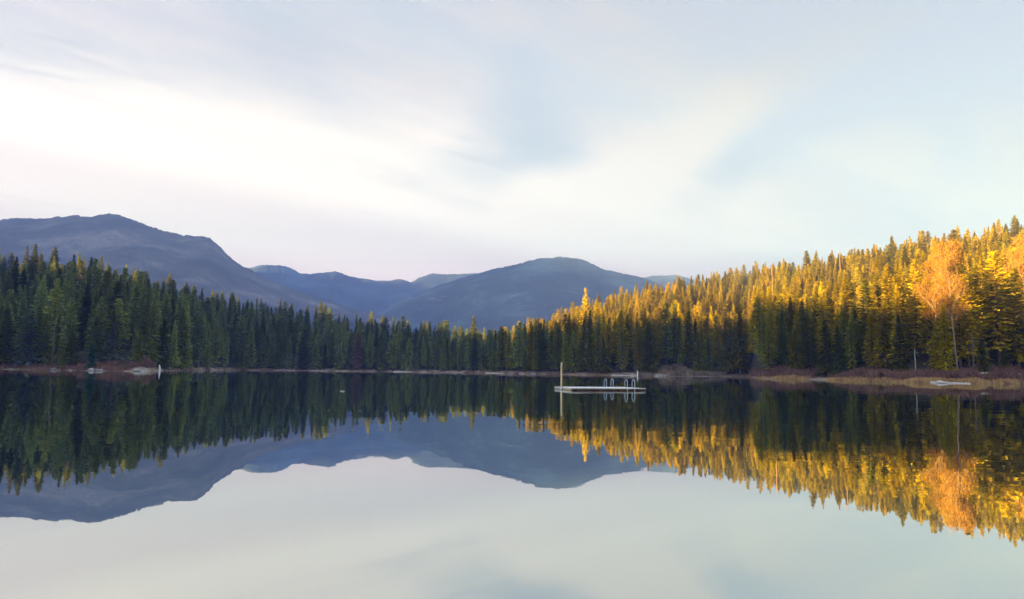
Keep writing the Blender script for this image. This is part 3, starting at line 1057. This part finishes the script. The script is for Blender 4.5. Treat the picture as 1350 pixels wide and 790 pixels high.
# ------------------------------------------------------------------ cottonwoods (late orange leaves, bare pale trunk)
def cottonwood(px, dn, top_y, crown_r, seed, label, bare=0.38, lean=0.0):
    y = float(shore_y(px)) + dn
    p = at(px, y)
    zg = Z(p.x, p.y)
    H = zof(px, top_y, y) - zg
    rr = np.random.default_rng(seed)
    tg, lg, cg = Geo(), Geo(), Geo()
    tips = []

    def axis(t):
        return np.array([lean * H * t + 0.25 * math.sin(3 * t + seed), 0.2 * math.sin(4 * t), H * t])

    ts = np.linspace(-0.02, 0.9, 10)
    tube(tg, [axis(t_) for t_ in ts], [0.24 * (1 - 0.85 * max(t_, 0)) for t_ in ts], 9)

    def grow(b, d, ln, rad, lev):
        k = 4
        pts = [b]
        dd = d.copy()
        for _ in range(k):
            dd = dd + rr.normal(0, 0.12, 3) + np.array([0, 0, 0.10])
            dd /= np.linalg.norm(dd)
            pts.append(pts[-1] + dd * ln / k)
        tube(lg, pts, [rad * (1 - 0.7 * j / k) for j in range(k + 1)], 4 if lev else 6, cap=False)
        if lev >= 2:
            for q in pts[1:]:
                tips.append((q, dd))
            return
        for j in range(rr.integers(4, 7)):
            s = rr.uniform(0.3, 1.0)
            q = pts[min(int(s * k), k)]
            a = rr.normal(0, 1, 3)
            nd = dd * 0.9 + a * 0.45
            nd[2] = abs(nd[2]) * 0.8 + 0.25
            nd /= np.linalg.norm(nd)
            grow(q, nd, ln * rr.uniform(0.40, 0.62), rad * 0.45, lev + 1)

    for j in range(30):
        t_ = bare + (0.9 - bare) * (j + rr.random()) / 30
        az = rr.uniform(0, 6.28)
        u = (t_ - bare) / (0.95 - bare)
        L_ = crown_r * (0.42 + 0.75 * math.sin(math.pi * min(0.15 + 0.8 * u, 1))) * rr.uniform(0.7, 1.0)
        up = 0.75 + 0.9 * u
        d = np.array([math.cos(az), math.sin(az), up])
        d /= np.linalg.norm(d)
        grow(axis(t_), d, L_ * 1.05, 0.11 * (1.1 - u * 0.6), 0)
    V = []
    for q, dd in tips:
        for _ in range(7):
            o = q + rr.normal(0, 0.55, 3)
            if o[2] > H * 1.02: continue
            a = rr.normal(0, 1, 3)
            a /= np.linalg.norm(a)
            b_ = np.cross(a, rr.normal(0, 1, 3))
            b_ /= np.linalg.norm(b_)
            s = rr.uniform(0.07, 0.17)
            V.append((o - a * s, o + b_ * s * 0.5, o + a * s, o - b_ * s * 0.5))
        o = q
        e_ = dd + rr.normal(0, 0.3, 3)
        sdv = np.cross(e_, [0.3, 1, 0.1])
        V.append((o - sdv * 0.02, o + sdv * 0.02, o + e_ * rr.uniform(0.5, 1.0) + sdv * 0.01, o + e_ * 0.7))
    V = np.array(V).reshape(-1, 3)
    cg.add(V, np.arange(len(V)).reshape(-1, 4))
    e = bpy.data.objects.new('cottonwood_tree', None)
    COL.objects.link(e)
    e.location = (p.x, p.y, zg)
    tag(e, label, 'tree')
    tko = tg.obj('trunk', M_BARKP, e, True)
    lo = lg.obj('limb', M_BARKP, e, True)
    cro = cg.obj('crown', M_COTTON, e)


cottonwood(1263, 13, 320, 5.2, 3, 'tall orange-leaved cottonwood with a bare pale trunk rising from the purple brush', 0.40, -0.03)
cottonwood(1238, 20, 345, 4.6, 8, 'shorter orange cottonwood crown beside the tall bare-trunked one', 0.36)
cottonwood(1356, 34, 316, 4.8, 12, 'orange cottonwood cut by the frame edge above the largest spruce', 0.3)


# ------------------------------------------------------------------ snags
def snag(px, dn, y_top, y_bot, rad, material, nm, label, lean=0.0, stubs=0, cat='dead trunk'):
    y = float(shore_y(px)) + dn
    p = at(px, y)
    zt = zof(px, y_top, y)
    zb = Z(p.x, p.y) - 0.2
    H = zt - zb
    rr = np.random.default_rng(px)
    g = Geo()
    ts = np.linspace(0, 1, 8)
    tube(g, [(lean * H * t_ + 0.08 * math.sin(5 * t_), 0.05 * math.sin(7 * t_), H * t_) for t_ in ts], [rad * (1 - 0.45 * t_) for t_ in ts], 8)
    v = g.v[0]
    v[-8:, 2] += rr.uniform(-0.5, 0.5, 8) * min(1, H * 0.06)
    for k in range(stubs):
        t_ = rr.uniform(0.3, 0.95)
        a = rr.uniform(0, 6.28)
        b = np.array([lean * H * t_, 0, H * t_])
        d = np.array([math.cos(a), math.sin(a), rr.uniform(-0.2, 0.4)]) * rr.uniform(0.5, 1.3)
        tube(g, [b, b + d * 0.6, b + d], [0.06, 0.04, 0.015], 5)
    o = g.obj(nm, material, smooth=True, loc=(p.x, p.y, zb))
    tag(o, label, cat)
    return o


snag(1203, 42, 397, 440, 0.30, M_SNAG, 'tree_snag', 'broken reddish dead trunk catching the sun in the dark gap of the slope', 0.01, 6)
snag(1207, 12, 460, 478, 0.16, M_GREENP, 'tree_snag', 'short pale greenish stump pole standing in brush beside the lone young fir', 0.01, 1)
snag(1284, 16, 440, 490, 0.14, M_BARKG, 'tree_snag', 'thin grey bare trunk between the cottonwood and the largest spruce', 0.0, 5)
snag(262, 5, 452, 486, 0.15, M_BARKG, 'tree_snag', 'thin grey bare trunk in the shaded wood past the white post', 0.0, 6)
snag(68, 6, 418, 486, 0.12, M_BARKG, 'tree_snag', 'tall grey bare trunk on the shaded shore between two spruces', 0.02, 10)
snag(448, 4, 456, 486, 0.15, M_BARKG, 'tree_snag', 'thin grey bare trunk near the rust-brown dead conifer', 0.0, 6)
snag(1021, 60, 352, 400, 0.18, M_SNAG, 'tree_snag', 'bare dead treetop on the golden skyline', 0.0, 9)
snag(1112, 150, 330, 400, 0.2, M_SNAG, 'tree_snag', 'bare forked dead treetop high on the golden skyline', 0.0, 9)


# ------------------------------------------------------------------ brush, reeds and grass at the water (nobody could count them)
def scatter_blades(name, material, pxr, dr, count, hgt, wid, lab, spread=0.5, clump=14, dfun=None):
    rr = np.random.default_rng(abs(int(pxr[0])) + count)
    px = rr.uniform(pxr[0], pxr[1], count)
    dn = rr.uniform(dr[0], dr[1], count)
    y = shore_y(px) + dn
    x = (px - 675) / F_PX * y
    ok = (inland(x, y) > -0.6)
    dens = vnoise(x / 4.0, y / 9.0, 77)
    ok &= dens > rr.uniform(0.2, 0.75, count)
    x, y, dens = x[ok], y[ok], dens[ok]
    z = np.maximum(ground_z(x, y), -0.05)
    n = len(x)
    hh = hgt * (0.45 + 0.9 * dens) * rr.uniform(0.7, 1.2, n)
    cxs = np.repeat(x, clump) + rr.normal(0, 0.35 * hgt, n * clump)
    cys = np.repeat(y, clump) + rr.normal(0, 0.35 * hgt, n * clump)
    czs = np.repeat(z, clump)
    H = np.repeat(hh, clump) * rr.uniform(0.5, 1.15, n * clump)
    a = rr.uniform(0, 6.283, n * clump)
    ln = rr.uniform(0.05, spread, n * clump) * H
    w_ = wid * rr.uniform(0.6, 1.4, n * clump)
    bx, by = np.cos(a + 1.57) * w_, np.sin(a + 1.57) * w_
    tx, ty_ = cxs + np.cos(a) * ln, cys + np.sin(a) * ln
    v = np.stack([np.stack([cxs - bx, cys - by, czs - 0.1], -1), np.stack([cxs + bx, cys + by, czs - 0.1], -1),
                  np.stack([cxs + (tx - cxs) * 0.4 + bx * 0.8, cys + (ty_ - cys) * 0.4 + by * 0.8, czs + H * 0.6], -1), np.stack([tx, ty_, czs + H], -1)], 1).reshape(-1, 3)
    g = Geo()
    g.add(v, np.arange(len(v)).reshape(-1, 4))
    o = g.obj(name, material)
    return tag(o, lab, kind='stuff')


scatter_blades('brush', M_BRUSH, (992, 1460), (3, 17), 5200, 1.9, 0.030, 'purple-brown leafless brush covering the sunny bank', 0.55, 22)
scatter_blades('reeds', M_REED, (996, 1460), (-0.5, 2.6), 4600, 0.80, 0.030, 'straw yellow reeds standing along the edge of the brushy bank', 0.35, 14)
scatter_blades('brush', M_BRUSHG, (838, 955), (0, 16), 5000, 1.3, 0.035, 'grey-tan dry brush on the open knoll by the white stake', 0.6, 16)
scatter_blades('shore_grass', M_FRINGE, (-300, 992), (-0.3, 6), 11000, 0.62, 0.035, 'reddish dry grass fringing the far waterline', 0.5, 9)
scatter_blades('brush', M_BRUSH, (100, 205), (0, 16), 1800, 1.3, 0.035, 'reddish-brown brush on the knoll before the blue-grey spruce', 0.6, 14)
scatter_blades('brush', M_BRUSH, (-200, 100), (1, 7), 1200, 1.2, 0.035, 'dark reddish brush along the shaded shore', 0.6, 12)


# ------------------------------------------------------------------ rocks, logs, posts
def rock(px, dn, size, label, seed):
    y = float(shore_y(px)) + dn
    p = at(px, y)
    rr = np.random.default_rng(seed)
    bm_v, bm_f = [], []
    nu, nv = 14, 9
    v = []
    for i in range(nv):
        for j in range(nu):
            th = math.pi * i / (nv - 1)
            ph = 2 * math.pi * j / nu
            d = np.array([math.sin(th) * math.cos(ph), math.sin(th) * math.sin(ph), math.cos(th)])
            k = 1 + 0.35 * float(fbm(np.array([d[0] * 1.6 + seed]), np.array([d[1] * 1.6 + d[2] * 2.1]), 3, seed)[0])
            v.append(d * k * np.array(size))
    f = []
    for i in range(nv - 1):
        for j in range(nu):
            f.append((i * nu + j, (i + 1) * nu + j, (i + 1) * nu + (j + 1) % nu, i * nu + (j + 1) % nu))
    g = Geo()
    g.add(v, np.array(f))
    o = g.obj('boulder', M_ROCK, loc=(p.x, p.y, max(Z(p.x, p.y), 0.0) + size[2] * 0.25))
    tag(o, label, 'boulder', 'boulders at the waterline')


rock(121, -1.0, (0.9, 0.7, 0.65), 'round white boulder at the water below the small teal fir', 3)
rock(131, 0.0, (1.7, 0.8, 0.35), 'flat grey boulder beside the round white boulder', 4)
rock(180, -0.5, (1.1, 0.7, 0.45), 'white boulder at the water before the brown knoll', 5)
rock(189, 0.0, (1.3, 0.7, 0.30), 'low grey boulder next to the white post', 6)
rock(72, 0.0, (1.4, 0.8, 0.35), 'low tan boulder on the shaded shore under the tall bare trunk', 7)
rock(865, 0.0, (0.9, 0.7, 0.5), 'grey boulder on the shore past the white stake', 8)
rock(877, 0.0, (0.8, 0.7, 0.45), 'small white boulder below the grey knoll', 9)
rock(703, 0.0, (1.6, 0.8, 0.4), 'tan boulder on the shore before the raft pole', 10)


def log(px0, px1, dn, rad, label, nm='driftwood_log', z=0.1, stub=True, dn1=None):
    y0 = float(shore_y(px0)) + dn
    y1 = float(shore_y(px1)) + (dn if dn1 is None else dn1)
    a, b = at(px0, y0), at(px1, y1)
    d = b - a
    g = Geo()
    rr = np.random.default_rng(int(px0))
    pts = [np.array([d.x * t_, d.y * t_, 0.06 * math.sin(6 * t_)]) for t_ in np.linspace(0, 1, 8)]
    tube(g, pts, [rad * (1.15 - 0.5 * t_) for t_ in np.linspace(0, 1, 8)], 9)
    if stub:
        L_ = d.length
        u = np.array([d.x, d.y, 0]) / L_
        for k in range(3):
            q = u * L_ * rr.uniform(0.15, 0.8)
            tube(g, [q, q + np.array([rr.uniform(-.3, .3), -0.2, rr.uniform(0.35, 0.75)])], [rad * 0.35, rad * 0.12], 6)
    o = g.obj(nm, M_LOG, smooth=True, loc=(a.x, a.y, z))
    tag(o, label, 'log', 'logs lying at the waterline')


log(1226, 1279, -1.8, 0.20, 'long pale driftwood log floating before the yellow reeds', z=0.08)
log(1236, 1246, -2.3, 0.32, 'short thick white log lump lying across the long driftwood log', z=0.22, stub=False)
log(806, 839, -1.2, 0.20, 'bleached log lying in the water beside the white stake', z=0.1)
log(832, 839.5, -1.8, 0.27, 'short bleached log at the foot of the white stake', z=0.2, stub=False)
log(519, 545, -0.8, 0.25, 'long bleached log on the far shore past the small olive fir', z=0.1)
log(640, 668, -0.6, 0.22, 'bleached log along the cove shore', z=0.1)
log(1290, 1345, 6, 0.16, 'grey fallen branch caught in the brush past the cottonwood trunk', z=2.2)


def post(px, dn, y_top, rad, material, nm, label, bend=0.0, flat=1.0):
    y = float(shore_y(px)) + dn
    p = at(px, y)
    H = zof(px, y_top, y) + 0.6
    g = Geo()
    ts = np.linspace(0, 1, 7)
    tube(g, [(bend * math.sin(math.pi * t_), 0, H * t_) for t_ in ts], [rad * (0.7 + 0.5 * math.sin(math.pi * t_)) for t_ in ts], 10)
    tag(g.obj(nm, material, smooth=True, loc=(p.x, p.y, -0.6)), label, 'post')


post(210, -1.0, 481.0, 0.24, M_WHITE, 'marker_post', 'thick white post standing at the water on the shaded shore', 0.2)
post(840.5, -1.5, 488.8, 0.20, M_WHITE, 'marker_post', 'short white stake on the shore behind the raft ladders')

# small drifting twig far out on the water
g = Geo()
tube(g, [(0, 0, 0.02), (0.28, 0.05, 0.04), (0.58, 0.0, 0.01)], [0.03, 0.045, 0.015], 7)
tube(g, [(0.35, 0.05, 0.05), (0.5, 0.1, 0.12)], [0.03, 0.01], 5)
p = at(449, 975 * 1.7 / 30.0)
fb = g.obj('floating_branch', M_LOG, smooth=True, loc=p)
fb.scale = (0.7, 0.7, 0.6)
tag(fb, 'small bleached branch floating alone on the dark water', 'branch')
# ------------------------------------------------------------------ swimming raft
A_ = at(753.5, 65.0)       # near corner at the waterline
B_ = at(851.3, 67.2)       # right corner
C_ = at(730.5, 70.2)       # left corner
ex = (B_ - A_)
LX = ex.length
ex.normalize()
ey = Vector((-ex.y, ex.x, 0))
LY = 5.2
raft = bpy.data.objects.new('swimming_raft', None)
COL.objects.link(raft)
raft.location = A_
# the raft is turned a little so that its short side shows
raft.rotation_euler = (0, 0, math.atan2(ex.y, ex.x))
tag(raft, 'weathered grey wooden swimming raft floating on the dark lake', 'raft')
SK = (C_ - A_).dot(ex)    # its left side runs away from the camera
SHEAR = SK / LY
DZ = 0.22


def rp(x, y, z):
    return (x + SHEAR * y, y, z)


def rbox(g, x0, x1, y0, y1, z0, z1, bev=0.0):
    n0 = len(g.v)
    box(g, (x0, y0, z0), (x1, y1, z1), 0, bev=bev)
    for v in g.v[n0:]:
        v[:, 0] += SHEAR * v[:, 1]


nb_ = 34
g = Geo()
rr = np.random.default_rng(2)
bw = LX / nb_
for k in range(nb_):
    dz = rr.normal(0, 0.004)
    rbox(g, k * bw + 0.008, (k + 1) * bw - 0.008, -0.03 + rr.normal(0, 0.008), LY + 0.03, DZ - 0.045 + dz, DZ + dz, 0.006)
g.obj('deck', M_WOOD, raft)
g = Geo()
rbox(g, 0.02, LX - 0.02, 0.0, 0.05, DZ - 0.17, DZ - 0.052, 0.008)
g.obj('fascia', M_WOOD_SHADE, raft)
g = Geo()
rbox(g, 0.02, LX - 0.02, LY - 0.05, LY, DZ - 0.17, DZ - 0.052, 0.008)
g.obj('fascia', M_WOODF, raft)
for x0 in (0.0, LX - 0.05):
    g = Geo()
    rbox(g, x0, x0 + 0.05, 0.056, LY - 0.056, DZ - 0.20, DZ - 0.052, 0.008)
    g.obj('fascia', M_WOODF, raft)
for k in range(4):
    g = Geo()
    xx = 0.5 + k * (LX - 1.0) / 3
    tube(g, [rp(xx, 0.35, -0.16), rp(xx, LY - 0.35, -0.16)], 0.235, 14)
    g.obj('float', M_FLOAT, raft, True)
for y_ in (1.2, 2.6, 4.0):
    g = Geo()
    rbox(g, 0.06, LX - 0.06, y_, y_ + 0.1, DZ - 0.16, DZ - 0.053)
    g.obj('joist', M_WOODF, raft)
# post on the short side
g = Geo()
ply = LY * 0.52
Hp = 2.45
tube(g, [rp(-0.10, ply, -1.5), rp(-0.10, ply, 0.5), rp(-0.10, ply, 1.5), rp(-0.09, ply, Hp)], [0.085, 0.085, 0.082, 0.075], 10)
po = g.obj('pole', M_POLE, raft, True)
g = Geo()
rbox(g, -0.215, 0.03, ply - 0.14, ply - 0.10, DZ - 0.16, DZ - 0.05)
rbox(g, -0.215, 0.03, ply + 0.10, ply + 0.14, DZ - 0.16, DZ - 0.05)
g.obj('bracket', M_STEEL, po)


def ladder(x0, yedge, s, label):
    """a pair of hooped grab rails over the raft's edge with rungs under water; s=-1: near side, +1: far side"""
    e = bpy.data.objects.new('swim_ladder', None)
    COL.objects.link(e)
    e.parent = raft
    e.location = rp(x0, yedge, 0)
    e['label'] = label
    for dx in (-0.36, 0.36):
        pts = []
        hw, zt = 0.26, 0.98
        c = s * 0.02
        for a in np.linspace(0, math.pi, 13):
            pts.append((dx, c - s * hw * math.cos(a), zt - 0.26 + 0.26 * math.sin(a)))
        inner = (dx - s * 0.0 + 0.12 * 0.42, c - s * hw, DZ)
        p0 = [(pts[0][0] * 1.0, pts[0][1], DZ - 0.01), (pts[0][0], pts[0][1], 0.5)]
        p1 = [(pts[-1][0], pts[-1][1], 0.4), (pts[-1][0], pts[-1][1], 0.0), (pts[-1][0], pts[-1][1], -0.9)]
        g = Geo()
        tube(g, p0 + pts + p1, 0.024, 8)
        g.obj('rail', M_STEEL, e, True)
        xo = pts[-1][0]
    for z_ in (-0.12, -0.42, -0.72):
        g = Geo()
        box(g, (-0.36, s * 0.28 - 0.05, z_ - 0.015), (0.36, s * 0.28 + 0.05, z_ + 0.015))
        g.obj('rung', M_STEEL, e)


ladder(5.62, 0.0, -1, 'near-side pair of pale hooped grab rails')
ladder(5.60, LY, 1, 'far-side pair of pale hooped grab rails')
